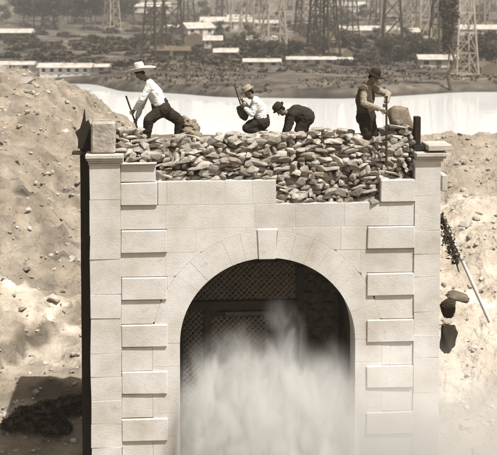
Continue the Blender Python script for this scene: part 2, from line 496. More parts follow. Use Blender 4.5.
# a packed front for the stepped hole (mortar behind the stones)
mb = MB(); mb.box(fu(274), fu(381), .26, .344, fz(208), fz(180)); mb.box(fu(118), fu(413), .30, .344, fz(182), fz(150)); mb.build('mortar_bed', 'mortar', gate)
# cornices
def cornice(a, b_, zt, over_l, over_r, name='cornice'):
    c = MB()
    c.box(a-over_l, b_+over_r, -.13, .6, zt-.07, zt)
    c.box(a-over_l*.7, b_+over_r*.7, -.09, .58, zt-.12, zt-.072)
    c.box(a-over_l*.3, b_+over_r*.3, -.05, .55, zt-.175, zt-.122)
    c.build(name, 'cornice', gate, bev=.008)
zc1 = fz(152.5)
cornice(fu(90), fu(124), zc1, .07, .0)
c = MB(); c.box(fu(90)-.02, fu(157), -.07, .5, fz(162.5), zc1-.177); c.build('cornice_fillet', 'cornice', gate, bev=.006)
cornice(fu(416), fu(440), fz(154), .03, .12)
c = MB(); c.box(fu(426), fu(450), -.12, .5, fz(152.5)+.01, fz(146)); c.build('loose_cornice_slab', 'cornice', gate, bev=.015)
c = MB(); c.box(fu(91.5), fu(116), .02, .6, zc1+.003, fz(121)); c.build('capping_block', 'loose', gate, bev=.035)
c = MB(); c.box(fu(441), fu(447), -.0, .4, fz(194), fz(177)); c.build('bracket', 'cornice', gate, bev=.02)

# ------------------------------------------------------------------ timbers by the arch
def gl(u, v, z): return GM @ Vector((u, v, z))
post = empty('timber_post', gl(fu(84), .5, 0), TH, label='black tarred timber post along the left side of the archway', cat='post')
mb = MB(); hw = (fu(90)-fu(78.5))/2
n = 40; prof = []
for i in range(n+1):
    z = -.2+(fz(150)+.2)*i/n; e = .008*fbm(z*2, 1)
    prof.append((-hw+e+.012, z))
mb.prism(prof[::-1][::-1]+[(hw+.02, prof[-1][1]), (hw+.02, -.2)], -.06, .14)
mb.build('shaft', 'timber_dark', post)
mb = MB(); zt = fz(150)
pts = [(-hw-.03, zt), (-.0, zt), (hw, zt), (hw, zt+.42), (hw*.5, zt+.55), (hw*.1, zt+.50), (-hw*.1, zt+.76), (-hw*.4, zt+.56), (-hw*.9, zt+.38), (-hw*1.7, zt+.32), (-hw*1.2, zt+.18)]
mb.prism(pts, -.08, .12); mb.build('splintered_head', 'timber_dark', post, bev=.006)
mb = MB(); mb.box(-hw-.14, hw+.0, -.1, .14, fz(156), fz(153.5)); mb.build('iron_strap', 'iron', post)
post = empty('timber_post', gl(fu(418.5), .2, fz(152)), TH, label='short black timber stub upright on the right end of the wall top', cat='post')
mb = MB(); s = (fu(421.5)-fu(415.5))/2; mb.box(-s, s, -.06, .1, .0, fz(119)-fz(152)); mb.build('shaft', 'timber_dark', post, bev=.01)
mb = MB(); mb.box(-s*1.4, s*2.2, -.1, .12, -.0, .08); mb.build('foot', 'timber_dark', post, bev=.01)

fr = empty('timber_gate', gl(UC, 1.0, 0), TH, label='dark timber gate frame with lattice panels inside the arch', cat='gate')
V = 1.0
def lu(px, py): return face(px, py, V)[0]-UC
def lz(py): return fz(py, v=V)
zb0, zb1 = lz(308), lz(299.5)
mb = MB(); mb.box(lu(181, 303), lu(303, 303), -.08, .08, zb0, zb1); mb.build('beam', 'timber_dark', fr, bev=.01)
mb = MB(); mb.box(lu(225, 303), lu(272, 303), -.06, .06, zb0-.13, zb0-.05); mb.build('rail', 'timber', fr, bev=.008)
posts_px = [(207.5, 6), (272, 5)]
for p, w in posts_px:
    mb = MB(); mb.box(lu(p-w/2, 340), lu(p+w/2, 340), -.07, .07, 0, zb0-.002); mb.build('post', 'timber_dark', fr, bev=.008)
mb = MB(); mb.box(lu(297, 330), lu(303, 330), -.07, .07, 0, zb0-.002); mb.build('post', 'timber_dark', fr, bev=.008)
mb = MB(); mb.box(lu(297, 280), lu(303, 280), -.07, .07, zb1+.002, lz(266)); mb.build('post', 'timber_dark', fr, bev=.008)
def lattice(u0, u1, z0, z1, inside, mat='timber'):
    lb = MB(); st = .115; w = .012
    for s in (-1, 1):
        c = -12.0
        while c < 12:
            # line z = s*u + c  clipped to the panel
            run = []
            k = u0
            while k <= u1+1e-6:
                z = s*k+c
                ok = z0 <= z <= z1 and inside(k, z)
                if ok: run.append((k, z))
                if (not ok or k+.04 > u1) and len(run) > 1:
                    y = -.012 if s > 0 else .012
                    lb.bar((run[0][0], y, run[0][1]), (run[-1][0], y, run[-1][1]), w, n=4); run = []
                elif not ok: run = []
                k += .04
            c += st
    lb.build('lattice_panel', mat, fr)
M['lath'] = stone('grey_lath', .09, .15, 4, .3)
insd = lambda u, z: (u/(RU-.02))**2+(max(0, z-CZ)/(RA-.02))**2 < 1
lattice(lu(183, 330), lu(204, 330), 0, zb0, insd, 'lath')
lattice(lu(211, 330), lu(269, 330), 0, zb0-.14, insd, 'lath')
lattice(lu(190, 280), lu(296, 280), zb1, lz(262), insd, 'lath')

# ------------------------------------------------------------------ loose stones on the top
LN = 0
def loose(px, py, v, w, d, h, label, rng=random.Random(21), mat='loose', group='loose rubble stones on the wall top', rot=None):
    u, z = face(px, py, v); mb = MB()
    rock_to(mb, Vector((0, 0, 0)), w, d, h, 0, 0, 0, rng)
    o = mb.build('rubble_stone', mat); o.location = gl(u, v, z)
    o.rotation_euler = (rng.uniform(-.25, .25), rng.uniform(-.25, .25), TH+(rng.uniform(-.5, .5) if rot is None else rot))
    return tag(o, label, 'stone', group)
rng = random.Random(9)
for k in range(72):
    px = 158+k*3.2+rng.uniform(-3, 3)
    if px > 384: break
    loose(px, interp(px, CREST)+rng.uniform(-1, 6), .45+rng.uniform(-.12, .2), rng.uniform(.13, .36), rng.uniform(.15, .3), rng.uniform(.08, .17), 'rough grey-tan rubble stone lying loose along the broken crest')
for k in range(12):
    px = 120+k*3.2; loose(px, interp(px, CREST)+rng.uniform(-1, 8), .45+rng.uniform(-.1, .2), rng.uniform(.14, .3), .25, rng.uniform(.1, .2), 'rough stone piled between the left capping block and the bending man')
for px, py, w, h in ((391, 133, .34, .2), (404, 130, .3, .22), (396, 143, .3, .18), (409, 143, .24, .22), (392, 155, .3, .16), (405, 158, .28, .2), (398, 168, .34, .18)):
    loose(px, py, .42, w, .3, h, 'chunky stone stacked between the iron bar and the short timber stub', group='stones stacked beside the iron bar')
loose(181, 139, .5, .5, .3, .2, 'broad flat pale slab beside the feet of the bending man', group=None, rot=.05)
for px, py, w, h in ((283, 196, .2, .12), (318, 201, .22, .1), (300, 205, .12, .08)): pass

# ------------------------------------------------------------------ people
_b = bmesh.new(); bmesh.ops.create_icosphere(_b, subdivisions=2, radius=1); _b.verts.index_update()
ICO = ([tuple(v.co) for v in _b.verts], [tuple(v.index for v in f.verts) for f in _b.faces]); _b.free()
def remesh(name, caps, ells, voxel, mat, parent=None, origin=Vector((0, 0, 0)), folds=0.0, smooth=6):
    sb_ = MB()
    def sph(c, r, sc=(1, 1, 1), rot=None):
        if rot is None: sb_.add([(c.x+p[0]*r, c.y+p[1]*r, c.z+p[2]*r) for p in ICO[0]], ICO[1])
        else: sb_.add(ICO[0], ICO[1], Matrix.Translation(c) @ rot @ Matrix.Diagonal((r*sc[0], r*sc[1], r*sc[2], 1)))
    for a, b_, r1, r2 in caps:
        a = Vector(a)-origin; b_ = Vector(b_)-origin; d = b_-a; L_ = max(d.length, 1e-4)
        n_ = max(1, int(L_/(min(r1, r2)*.35)))
        for i in range(n_+1):
            t = i/n_; sph(a.lerp(b_, t), r1+(r2-r1)*t)
    for c, r, sc, rot in ells: sph(Vector(c)-origin, r, sc, rot)
    me = bpy.data.meshes.new(name); me.from_pydata(sb_.v, [], sb_.f)
    o = bpy.data.objects.new(name, me); COL.objects.link(o)
    md = o.modifiers.new('r', 'REMESH'); md.mode = 'VOXEL'; md.voxel_size = voxel
    sm = o.modifiers.new('s', 'SMOOTH'); sm.factor = .5; sm.iterations = smooth
    dg = bpy.context.evaluated_depsgraph_get(); dg.update()
    me2 = bpy.data.meshes.new_from_object(o.evaluated_get(dg))
    o.modifiers.clear(); o.data = me2; me2.name = name
    if folds:
        for v in me2.vertices:
            n_ = noise.noise(v.co*9)*.6+noise.noise(Vector((v.co.x*22, v.co.y*22, v.co.z*12)))*.5
            q = v.co+V3((noise.noise(v.co*5), noise.noise(v.co*5+V3((9, 0, 0))), 0))*.06; n_ += (1-abs(noise.noise(V3((q.x*13, q.y*13, q.z*20))))*2.2)*.9-.6; v.co += v.normal*(n_*folds)
    for p in me2.polygons: p.use_smooth = True
    me2.materials.clear(); me2.materials.append(M[mat])
    if parent: o.parent = parent
    else: o.location = origin
    return o
def hand(caps, wrist, elbow, grip, lat):
    """palm and five unequal bent fingers; grip = direction along the tool, fingers curl round it"""
    f = (wrist-elbow).normalized(); g = (grip-f*grip.dot(f)).normalized(); n_ = f.cross(g)
    palm = wrist+f*.085
    for s in (-.028, -.01, .01, .028):
        caps.append((wrist+g*s*.5, palm+g*s, .016, .014))
    for s, L_ in ((-.033, .026), (-.011, .031), (.011, .029), (.033, .022)):
        a = palm+g*s; b1 = a+(f*.8+n_*.6).normalized()*L_; c = b1+(n_*.95-f*.25).normalized()*L_*.95; d = c+(-f*.95+n_*.15).normalized()*L_*.7
        caps += [(a, b1, .0095, .009), (b1, c, .009, .0085), (c, d, .0085, .0078)]
    a = wrist+f*.03-g*.03; b1 = a-g*.022+f*.028+n_*.02; c = b1+f*.02+n_*.028
    caps += [(a, b1, .013, .011), (b1, c, .011, .009)]
    return palm+n_*.022
def person(J, facing, lat, label, shirt, trousers, hat, hat_kind='wide', vest=None, lookdir=None, seed=1, grips=None, bulk=1.0, hat_tilt=.2):
    """J: world joints"""
    g0 = (J['ankL']+J['ankR'])/2; origin = Vector((g0.x, g0.y, min(J['ankL'].z, J['ankR'].z)-.08))
    lat = lat.normalized()
    caps, shc, trc = [], [], []
    hip, chest, neck, head = J['hip'], J['chest'], J['neck'], J['head']
    hL, hR = hip+lat*.09, hip-lat*.09; sL, sR = J.get('shL', neck+lat*.17), J.get('shR', neck-lat*.17)
    drop = (chest-neck).normalized()*.045; sL = sL+drop; sR = sR+drop
    look = (lookdir or facing).normalized()
    # torso
    T = [(hL, hR, .105, .105), (hip, chest, .115, .12), (hL, chest+lat*.07, .09, .10), (hR, chest-lat*.07, .09, .10), (chest+lat*.08, sL, .10, .065), (chest-lat*.08, sR, .10, .065), (chest, neck, .115, .06), (sL, neck, .06, .052), (sR, neck, .06, .052)]
    caps += T; caps.append((neck, head, .055, .05))
    up = (head-neck).normalized()
    # head
    hm = Matrix((look.cross(up).normalized(), look, up)).transposed()
    la = look.cross(up).normalized(); lo_ = up.cross(la).normalized(); rot = Matrix((la, lo_, up)).transposed().to_4x4()
    E = [(head+up*.03, .098, (.80, .98, 1.05), rot), (head-up*.035+lo_*.022, .07, (.82, .95, 1.0), rot)]
    caps += [(head+up*.01+lo_*.094, head-up*.018+lo_*.112, .010, .013), (head-up*.055+lo_*.078, head-up*.055+lo_*.080, .018, .018), (head-up*.082+lo_*.06, head-up*.085+lo_*.07, .025, .022),
             (head+up*.035+lo_*.085-la*.03, head+up*.035+lo_*.085+la*.03, .012, .012)]
    for s in (-1, 1): caps.append((head+la*s*.082+up*.015, head+la*s*.086-up*.02, .014, .010))
    hands = []
    for S, sh in (('L', sL), ('R', sR)):
        el, ha = J['elb'+S], J['han'+S]
        caps += [(sh, el, .052, .040), (el, ha, .040, .026)]
        f = (ha-el).normalized()
        shc += [(sh, el, .066*bulk, .058*bulk), (el, el.lerp(ha, .84), .058*bulk, .044*bulk)]
        gr = (grips or {}).get(S, Vector((0, 0, 1)))
        hands.append(hand(caps, ha, el, gr, lat))
        h_, kn, an = (hL if S == 'L' else hR), J['kne'+S], J['ank'+S]
        to = J.get('toe'+S, an+facing*.2)
        caps += [(h_, kn, .085, .058), (kn, an, .055, .036), (an, an-Vector((0, 0, .05)), .036, .038)]
        trc += [(h_, kn, .115*bulk, .092*bulk), (kn, an.lerp(kn, .06), .092*bulk, .072*bulk)]
    shc += [(a, b_, (r1*1.13+.004)*bulk, (r2*1.13+.004)*min(bulk, 1.1)) for a, b_, r1, r2 in T[1:]]
    waist = hip.lerp(chest, .28)
    trc += [(hL, hR, .138*bulk, .138*bulk), (hip, waist, .152*bulk, .150*bulk)]
    body = remesh('person', caps, E, .0075, 'skin', None, origin, smooth=3)
    tag(body, label, 'person')
    remesh('shirt', shc, [], .013, shirt, body, origin, .010, 4)
    remesh('trousers', trc, [], .013, trousers, body, origin, .010, 3)
    if vest: 
        vc = [(a, b_, (r1*1.13+.018)*bulk, (r2*1.12+.018)*min(bulk, 1.12)) for a, b_, r1, r2 in (T[1], T[2], T[3], (T[4][0], T[4][1], .10, .06), (T[5][0], T[5][1], .10, .06))]
        remesh('waistcoat', vc, [], .014, vest, body, origin, .008, 4)
    for S in 'LR':
        an = J['ank'+S]; to = J.get('toe'+S, an+facing*.2); d = (to-an); d.z = 0; d = d.normalized()
        base = an-Vector((0, 0, .055))
        remesh('boot', [(an+Vector((0, 0, .06)), base, .052, .050), (base-d*.04, base+d*.16, .042, .036), (base+d*.05+Vector((0, 0, .015)), base+d*.13, .042, .034)], [], .011, 'leather', body, origin, 0, 3)
    for s in (-1, 1):
        mb = MB(); c = head+up*.018+lo_*.083+la*s*.032-origin
        bmx = bmesh.new(); bmesh.ops.create_icosphere(bmx, subdivisions=2, radius=.010, matrix=Matrix.Translation(c)); e_ = bpy.data.meshes.new('eye'); bmx.to_mesh(e_); bmx.free(); e_.materials.append(M['hair']); link('eye', e_, body)
    # hair cap at the back of the head
    remesh('hair', [(head+up*.03-lo_*.04-la*.05, head+up*.03-lo_*.04+la*.05, .052, .052), (head-up*.02-lo_*.05-la*.03, head-up*.02-lo_*.05+la*.03, .040, .040), (head+up*.06, head+up*.07, .082, .078)], [], .011, 'hair', body, origin, .004, 3)
    up = (up*(1-hat_tilt)+V3((0, 0, 1))*hat_tilt).normalized(); la = look.cross(up).normalized(); lo_ = up.cross(la).normalized()
    # hat: profile turned round the head axis with a warped brim
    if hat_kind:
        r_b = {'wide': .31, 'mid': .19, 'cap': .135}[hat_kind]; hc = {'wide': .17, 'mid': .13, 'cap': .10}[hat_kind]
        prof = [(.098, .0), (.10, hc*.35), (.092, hc*.75), (.07, hc), (.03, hc*.9), (.0, hc*.88)]
        c0 = head+up*.072-origin; hb = MB(); n_ = 28
        rings = [(r_b, .012), (r_b, .0)]
        brim_in = [(r_b*.97, .0), (.55*r_b+.05, -.012), (.098, -.004)]
        ring = [(.094, -.012), (.55*r_b+.05, -.02), (r_b, .0), (r_b, .008), (.55*r_b+.05, -.010)]+prof
        vs_, fs_ = [], []
        for j, (r_, h_) in enumerate(ring):
            for i in range(n_):
                t = 2*math.pi*i/n_; wob = .10*r_*r_/(.3)*math.cos(2*t+seed)*(1 if r_ > .1 else 0)+(.15*(r_-.1) if r_ > .1 else 0)*.8
                q = c0+la*(math.cos(t)*r_)+lo_*(math.sin(t)*r_*1.08)+up*(h_+wob)
                vs_.append(q)
        for j in range(len(ring)-1):
            for i in range(n_):
                a = j*n_+i; b2 = j*n_+(i+1) % n_; fs_.append((a, b2, b2+n_, a+n_))
        hb.add(vs_, fs_); hb.build('hat', hat, body, smooth=True)
    return body, hands
def X(px, py, Y): return at(px, py, Y)
# A: bending man in a wide pale hat, facing left
ya = 21.75
JA = dict(hip=X(162, 109, ya), chest=X(155, 94, ya), neck=X(149, 82, ya), head=X(140.5, 74, ya),
          elbL=X(142, 100, ya-.22), hanL=X(134.5, 110, ya-.12), elbR=X(143, 102, ya+.2), hanR=X(136.5, 119, ya+.02),
          kneL=X(149, 120, ya-.22), ankL=X(146, 138, ya-.16), kneR=X(180, 121, ya+.14), ankR=X(178, 139, ya+.16))
LEFT = V3((-1, 0, 0)); 
toolA0, toolA1 = X(126, 96, ya-.05), X(139, 133, ya-.05)
dA = (toolA1-toolA0).normalized()
person(JA, LEFT, V3((.1, -1, 0)), 'man in wide pale hat and white shirt bending over a bar at the left', 'shirt_white', 'cloth_dark', 'hat_white', 'wide', lookdir=V3((-1, -.15, -.45)), seed=.4, grips={'L': dA, 'R': dA}, bulk=1.22, hat_tilt=.75)
bar = empty('digging_bar', toolA1, label='slim dark digging bar held by the man in the wide pale hat', cat='digging bar')
mb = MB(); mb.bar(V3((0, 0, 0)), toolA0-toolA1, .018, .017, 8); mb.build('shaft', 'iron', bar)
mb = MB(); mb.bar(V3((0, 0, 0)), (toolA1-toolA0)*.06+V3((0, 0, 0)), .02, .008, 8); mb.build('point', 'iron', bar)
# B: kneeling man in white shirt with light hat
yb = 21.9
JB = dict(hip=X(262, 122, yb), chest=X(260, 109, yb), neck=X(255, 99.5, yb), head=X(249.5, 93, yb),
          elbL=X(252, 114, yb-.2), hanL=X(245, 108, yb-.15), elbR=X(250, 111, yb+.2), hanR=X(242.5, 101, yb-.02),
          kneL=X(247, 128, yb-.12), ankL=X(266, 135, yb-.12), kneR=X(250, 125, yb+.14), ankR=X(252, 140, yb+.14))
sh0, sh1 = X(234.5, 85, yb-.12), X(243, 112, yb-.12); dB = (sh1-sh0).normalized()
person(JB, LEFT, V3((.0, -1, 0)), 'man in white shirt and light hat kneeling with a raised shovel', 'shirt_white', 'cloth_dark', 'hat_tan', 'cap', lookdir=V3((-1, -.2, -.3)), seed=1.4, grips={'L': dB, 'R': dB}, bulk=1.12)
shv = empty('shovel', sh1, label='shovel with dark blade held up by the kneeling man', cat='shovel')
mb = MB(); mb.bar(V3((0, 0, 0)), sh0-sh1, .016, .015, 8); mb.build('handle', 'timber', shv)
mb = MB(); ax = (sh1-sh0).normalized(); sd = ax.cross(V3((0, 1, 0))).normalized(); nn = sd.cross(ax)
prof = [(-.02, .07), (.0, .105), (.12, .115), (.22, .095), (.29, .04), (.31, .0)]
vs_ = []; 
for a_, w_ in prof:
    for s in (-1, -.5, 0, .5, 1):
        vs_.append(ax*(a_-.12)+sd*(w_*s)+nn*(.025*s*s))
nvv2 = len(vs_); vs_ += [v+nn*.006 for v in vs_]
fs_ = []
for j in range(5):
    for i in range(4):
        a = j*5+i; fs_.append((a, a+1, a+6, a+5)); fs_.append((nvv2+a, nvv2+a+5, nvv2+a+6, nvv2+a+1))
mb.add(vs_, fs_); mb.build('blade', 'iron', shv)
# C: dark-clothed man bent double
yc = 21.95
JC = dict(hip=X(305, 117, yc), chest=X(297, 113, yc-.05), neck=X(289, 114.5, yc-.1), head=X(281, 110, yc-.12),
          elbL=X(289, 126, yc-.3), hanL=X(285, 137, yc-.32), elbR=X(287, 127, yc+.12), hanR=X(283, 138, yc+.05),
          kneL=X(300, 131, yc-.16), ankL=X(309, 147, yc-.1), kneR=X(303, 130, yc+.14), ankR=X(310, 146, yc+.12))
person(JC, LEFT, V3((.1, -1, 0)), 'man in dark clothes bent double over the rubble, face down', 'cloth_dark', 'cloth_dark', 'hat_dark', 'cap', lookdir=V3((-.75, -.1, -.8)), seed=2, vest=None, bulk=1.35)
# D: man at the right leaning over an upright iron bar
yd = 21.6
JD = dict(hip=X(366, 117, yd), chest=X(365, 100, yd), neck=X(367, 86.5, yd-.04), head=X(373, 78, yd-.08),
          elbL=X(386, 98, yd+.02), hanL=X(385.5, 104, yd-.22), elbR=X(363.5, 103, yd-.26), hanR=X(381, 110, yd-.36),
          kneL=X(373, 133, yd+.06), ankL=X(374, 151, yd+.12), kneR=X(367, 134, yd-.12), ankR=X(364, 152, yd-.02))
JD['elbL'] = X(388, 94, yd+.0); JD['hanL'] = X(386, 103, yd-.3)
person(JD, V3((.85, -.5, 0)).normalized(), V3((.5, .85, 0)), 'man in dark hat, pale sleeves and dark waistcoat leaning on an upright bar', 'shirt_grey', 'cloth_dark', 'hat_dark', 'mid', vest='cloth_mid', lookdir=V3((.75, -.45, -.6)), seed=3, bulk=1.25)
b0, b1 = X(386.5, 98, yd-.36), gl(fu(385.5, 166), -.09, fz(167))
bar = empty('iron_bar', b1, label='long upright iron bar resting on the face beside the right quoins', cat='bar')
mb = MB(); mb.bar(V3((0, 0, 0)), b0-b1, .022, .02, 8); mb.build('shaft', 'iron', bar)
mb = MB(); mb.bar((b0-b1), (b0-b1)*1.03, .03, .026, 8); mb.build('knob', 'iron', bar)
# sack / bundle behind man A
sk = remesh('cloth_bundle', [(X(184, 120, 21.9), X(194, 131, 21.9), .09, .12), (X(194, 121, 21.95), X(197, 128, 21.95), .05, .06), (X(186, 132, 21.8), X(198, 136, 21.8), .09, .09)], [], .014, 'sack', None, X(190, 137, 21.9), .03, 3)
tag(sk, 'grey bundle of sacking behind the bending man', 'bundle')

# ------------------------------------------------------------------ right bank: leaning pole, ragged canvas, black lumps for shaded hollows
pa, pb = at(449, 238, 24.2), at(490, 322, 24.0)
pa.z = max(pa.z, H(pa.x, pa.y)+.05)
pole = empty('leaning_pole', pb, label='long pale pole leaning against the bank right of the archway', cat='pole')
pt = at(442, 216, 24.3)
mb = MB(); mb.bar(V3((0, 0, 0)), pt-pb, .045, .035, 10); mb.build('shaft', 'pale_timber', pole)
bn = at(458, 270, 24.1)
mb = MB(); rng = random.Random(44)
# ragged dry brush hanging along the upper pole
for k in range(420):
    t = rng.random()**1.0; px_ = 442+t*16+rng.gauss(0, 1)*(1.6+2.4*(1-abs(t-.55)*1.6)); py_ = 216+t*48+rng.gauss(0, 2)
    px_ -= 1.0
    c = at(px_, py_, 24.15+rng.uniform(-.1, .12))
    a = V3([rng.gauss(0, 1) for _ in range(3)]).normalized()*rng.uniform(.03, .08); b_ = a.cross(V3([rng.gauss(0, 1) for _ in range(3)])).normalized()*.022
    mb.add([c-a-bn, c+b_-bn, c+a-bn, c-b_-bn], [(0, 1, 2, 3)])
o = mb.build('crown', 'leaf'); tw = empty('dead_brush', bn, label='dark ragged brush hanging along the upper end of the pale pole', cat='brush')
o.name = 'twigs'; o.parent = tw
mb = MB(); mb.bar(at(443, 218, 24.2)-bn, at(459, 272, 24.15)-bn, .03, .015, 6); mb.build('stem', 'bark', tw)
def big_rock(px, py, Y, w, d, h, label, mat='tar', tilt=0):
    mb = MB(); v, f = ROCKS[int(px) % 14]
    bm = bmesh.new(); bvs = [bm.verts.new(p) for p in v]
    for q in f: bm.faces.new([bvs[i] for i in q])
    bmesh.ops.subdivide_edges(bm, edges=bm.edges[:], cuts=3, use_grid_fill=True); 
    bmesh.ops.smooth_vert(bm, verts=bm.verts, factor=.5)
    bmesh.ops.smooth_vert(bm, verts=bm.verts, factor=.5)
    for vv in bm.verts: vv.co += vv.co.normalized()*.05*fbm(*(vv.co*4))
    bmesh.ops.scale(bm, vec=(w, d, h), verts=bm.verts); me = bpy.data.meshes.new('boulder'); bm.to_mesh(me); bm.free()
    me.materials.append(M[mat]); 
    for p in me.polygons: p.use_smooth = True
    o = link('boulder', me, None, at(px, py, Y)); o.rotation_euler = (0, tilt, 0); return tag(o, label, 'boulder')
big_rock(448, 307, 23.6, .42, .5, .52, 'small black tarry boulder, upper of two against the right side of the archway')  # two black lumps added in place of shaded hollows in the bank
big_rock(449, 339, 23.2, .42, .5, .82, 'tall black tarry boulder, lower of two against the right side of the archway')
big_rock(458, 297, 23.1, .62, .4, .22, 'flat brown slab perched on the upper black boulder', 'backwall', .25)
o = big_rock(401, 120, 22.2, .60, .5, .72, 'large smooth tan boulder behind the stacked stones on the wall top', 'sack')
st = empty('stake', at(475, 458, 22.3), label='short dark stake standing at the lower right', cat='stake')
mb = MB(); mb.bar(V3((0, 0, -.6)), V3((-.06, 0, .22)), .025, .02, 7); mb.build('shaft', 'timber_dark', st)

# ------------------------------------------------------------------ vegetation
def tree_parts(rng, h, cw, ch, mat, leaf, nleaf, name, loc, slender=False):
    root = empty(name, loc)
    mb = MB(); top = h-ch*.35
    pts = [V3((0, 0, -.3))]
    for i in range(1, 6): pts.append(V3((rng.uniform(-.04, .04)*h, rng.uniform(-.04, .04)*h, top*i/5)))
    r0 = h*.022
    for i in range(5): mb.bar(pts[i], pts[i+1], r0*(1-i*.17), r0*(1-(i+1)*.17), 7)
    lumps = []
    for k in range(9):
        a = rng.uniform(0, 6.28); zz = h-ch+ch*rng.random()*.9; rr = cw*.5*rng.uniform(.25, .75)
        e = V3((math.cos(a)*rr, math.sin(a)*rr, zz)); lumps.append((e, cw*rng.uniform(.14, .26)))
        b0_ = pts[min(5, 2+k % 4)]; mb.bar(b0_, e, r0*.4, r0*.12, 5)
    lumps.append((V3((0, 0, h-ch*.15)), cw*.2))
    mb.build('trunk', 'bark', root)
    lb = MB()
    for k in range(nleaf):
        c, r_ = rng.choice(lumps); d = V3([rng.gauss(0, 1) for _ in range(3)]).normalized()*r_*rng.uniform(.3, 1.15); d.z *= ch/cw*.9
        p = c+d; a = V3([rng.gauss(0, 1) for _ in range(3)]).normalized()*leaf*rng.uniform(.6, 1.3); b_ = a.cross(V3([rng.gauss(0, 1) for _ in range(3)])).normalized()*leaf*.5
        lb.add([p-a, p+b_, p+a, p-b_], [(0, 1, 2, 3)])
    lb.build('crown', mat, root)
    return root
rng = random.Random(77)
t_a = tree_parts(rng, 9, 8, 6.5, 'leaf', .42, 1500, 'tree', (0, 0, 0))
t_b = tree_parts(rng, 7, 7, 5.2, 'leaf2', .38, 1300, 'tree', (0, 0, 0))
protos = {'a': [t_a, False], 'b': [t_b, False]}
def place_tree(px, py, s, kind, label, group):
    p = protos[kind]
    o = p[0] if not p[1] else copy_tree(p[0])
    p[1] = True
    o.location = hit(px, py, 100)-V3((0, 0, .1)); o.rotation_euler.z = rng.uniform(0, 6.28); o.scale = (s*rng.uniform(.9, 1.2), s*rng.uniform(.9, 1.2), s)
    tag(o, label, 'tree', group); return o
for k in range(17):
    px = 22+k*6.8+rng.uniform(-2, 2); place_tree(px, 26+rng.uniform(-5, 3), rng.uniform(.8, 1.15), 'a', 'dark leafy tree in the grove at the upper left', 'trees of the far grove')
for k in range(17):
    px = 252+k*11+rng.uniform(-4, 4); place_tree(px, 60+rng.uniform(-5, 5), rng.uniform(.3, .48), 'ab'[k % 2], 'low bushy tree in the row beyond the pond', 'trees in the row beyond the pond')
for px, py, s in ((474, 68, .42), (481, 66, .5), (488, 70, .48), (495, 67, .5), (478, 58, .45), (490, 58, .5), (470, 56, .4)):
    place_tree(px, py, s, 'a', 'dark tree in the clump at the right edge', 'trees of the right clump')
for px, py, s in ((150, 30, .9), (162, 24, .8), (176, 36, .5), (205, 20, .9), (222, 36, .5), (240, 18, .8), (262, 12, .9), (280, 20, .6), (300, 14, .9), (340, 22, .6), (365, 20, .7), (398, 26, .6), (410, 14, .9), (300, 36, .45), (330, 36, .45), (248, 42, .5), (236, 50, .4), (258, 50, .4), (215, 56, .35), (200, 62, .3), (480, 26, .8), (488, 14, .9), (140, 50, .4), (35, 48, .4), (60, 54, .35), (15, 50, .4), (6, 24, .8), (270, 58, .4), (345, 44, .4), (375, 46, .5), (405, 46, .5), (420, 52, .5)):
    place_tree(px, py, s, 'b', 'dusty tree standing alone on the far plain', 'single trees on the far plain')
# low bushes
bmb = MB(); sb = empty('shrub', (0, 0, 0))
for k in range(260):
    d = V3([rng.gauss(0, 1) for _ in range(3)]).normalized()*rng.uniform(.5, 1.0); d.z = abs(d.z)*.7
    a = V3([rng.gauss(0, 1) for _ in range(3)]).normalized()*.24; b_ = a.cross(V3([rng.gauss(0, 1) for _ in range(3)])).normalized()*.13
    bmb.add([d-a, d+b_, d+a, d-b_], [(0, 1, 2, 3)])
bmb.build('leaves', 'leaf', sb)
mb = MB()
for a in (0, 1.3, 2.6, 3.1, 5.1): mb.bar((0, 0, -.2), (math.cos(a)*.5, math.sin(a)*.5, .6), .05, .02, 5)
mb.build('stem', 'bark', sb)
first = True
for k in range(330):
    px = rng.uniform(0, 497); py = rng.choice((rng.uniform(40, 74), rng.uniform(44, 68), rng.uniform(12, 50), rng.uniform(14, 50)))
    c = hit(px, py, 100)
    if c.y < interp(c.x, SHORE)+2: continue
    o = sb if first else copy_tree(sb); first = False
    s = rng.uniform(.3, .8) if py > 66 else rng.uniform(.8, 2.2)
    o.location = c; o.rotation_euler.z = rng.uniform(0, 6.28); o.scale = (s*rng.uniform(1, 2), s, s*rng.uniform(.5, .9)); tag(o, 'low dark shrub on the far plain', 'shrub', 'shrubs on the far plain')
mb = MB(); tr = random.Random(3)
for k in range(5200):
    px = tr.uniform(-20, 517); py = tr.choice((tr.uniform(66, 99), tr.uniform(60, 80)))
    d = ray(px, py); Y_ = 11.2/-d.z*d.y
    x_ = d.x/d.y*Y_
    if Y_ < interp(x_, SHORE)+3: continue
    if fbm(x_*.06, Y_*.1, 61) < -.08+tr.uniform(-.15, .15): continue
    c = V3((x_, Y_, H(x_, Y_))); s_ = tr.uniform(.12, .42)
    for j in range(5):
        a = tr.uniform(0, 6.28); e = V3((math.cos(a), math.sin(a), tr.uniform(.3, 1.1)))*s_; w_ = V3((-math.sin(a), math.cos(a), 0))*s_*.35
        mb.add([c-w_, c+w_, c+e+w_*.5, c+e-w_*.5], [(0, 1, 2, 3)])
M['tuft'] = stone('dry_tufts', .05, .16, .3, 0, island=.5)
tag(mb.build('grass', 'tuft'), 'dry tufts of grass and weed over the field beyond the pond', 'grass', kind='stuff')
for k in range(16):  # scrub added to give the archway's shadow an irregular dark edge
    px = 16+k*4.6; py = 436-rng.random()*28
    p = hit(px, py, 21); o = copy_tree(sb); s = rng.uniform(.22, .42)
    o.location = p; o.rotation_euler.z = rng.uniform(0, 6); o.scale = (s*1.3, s, s*.8); tag(o, 'low dark scrub in the shade left of the archway', 'scrub', 'scrub left of the archway')
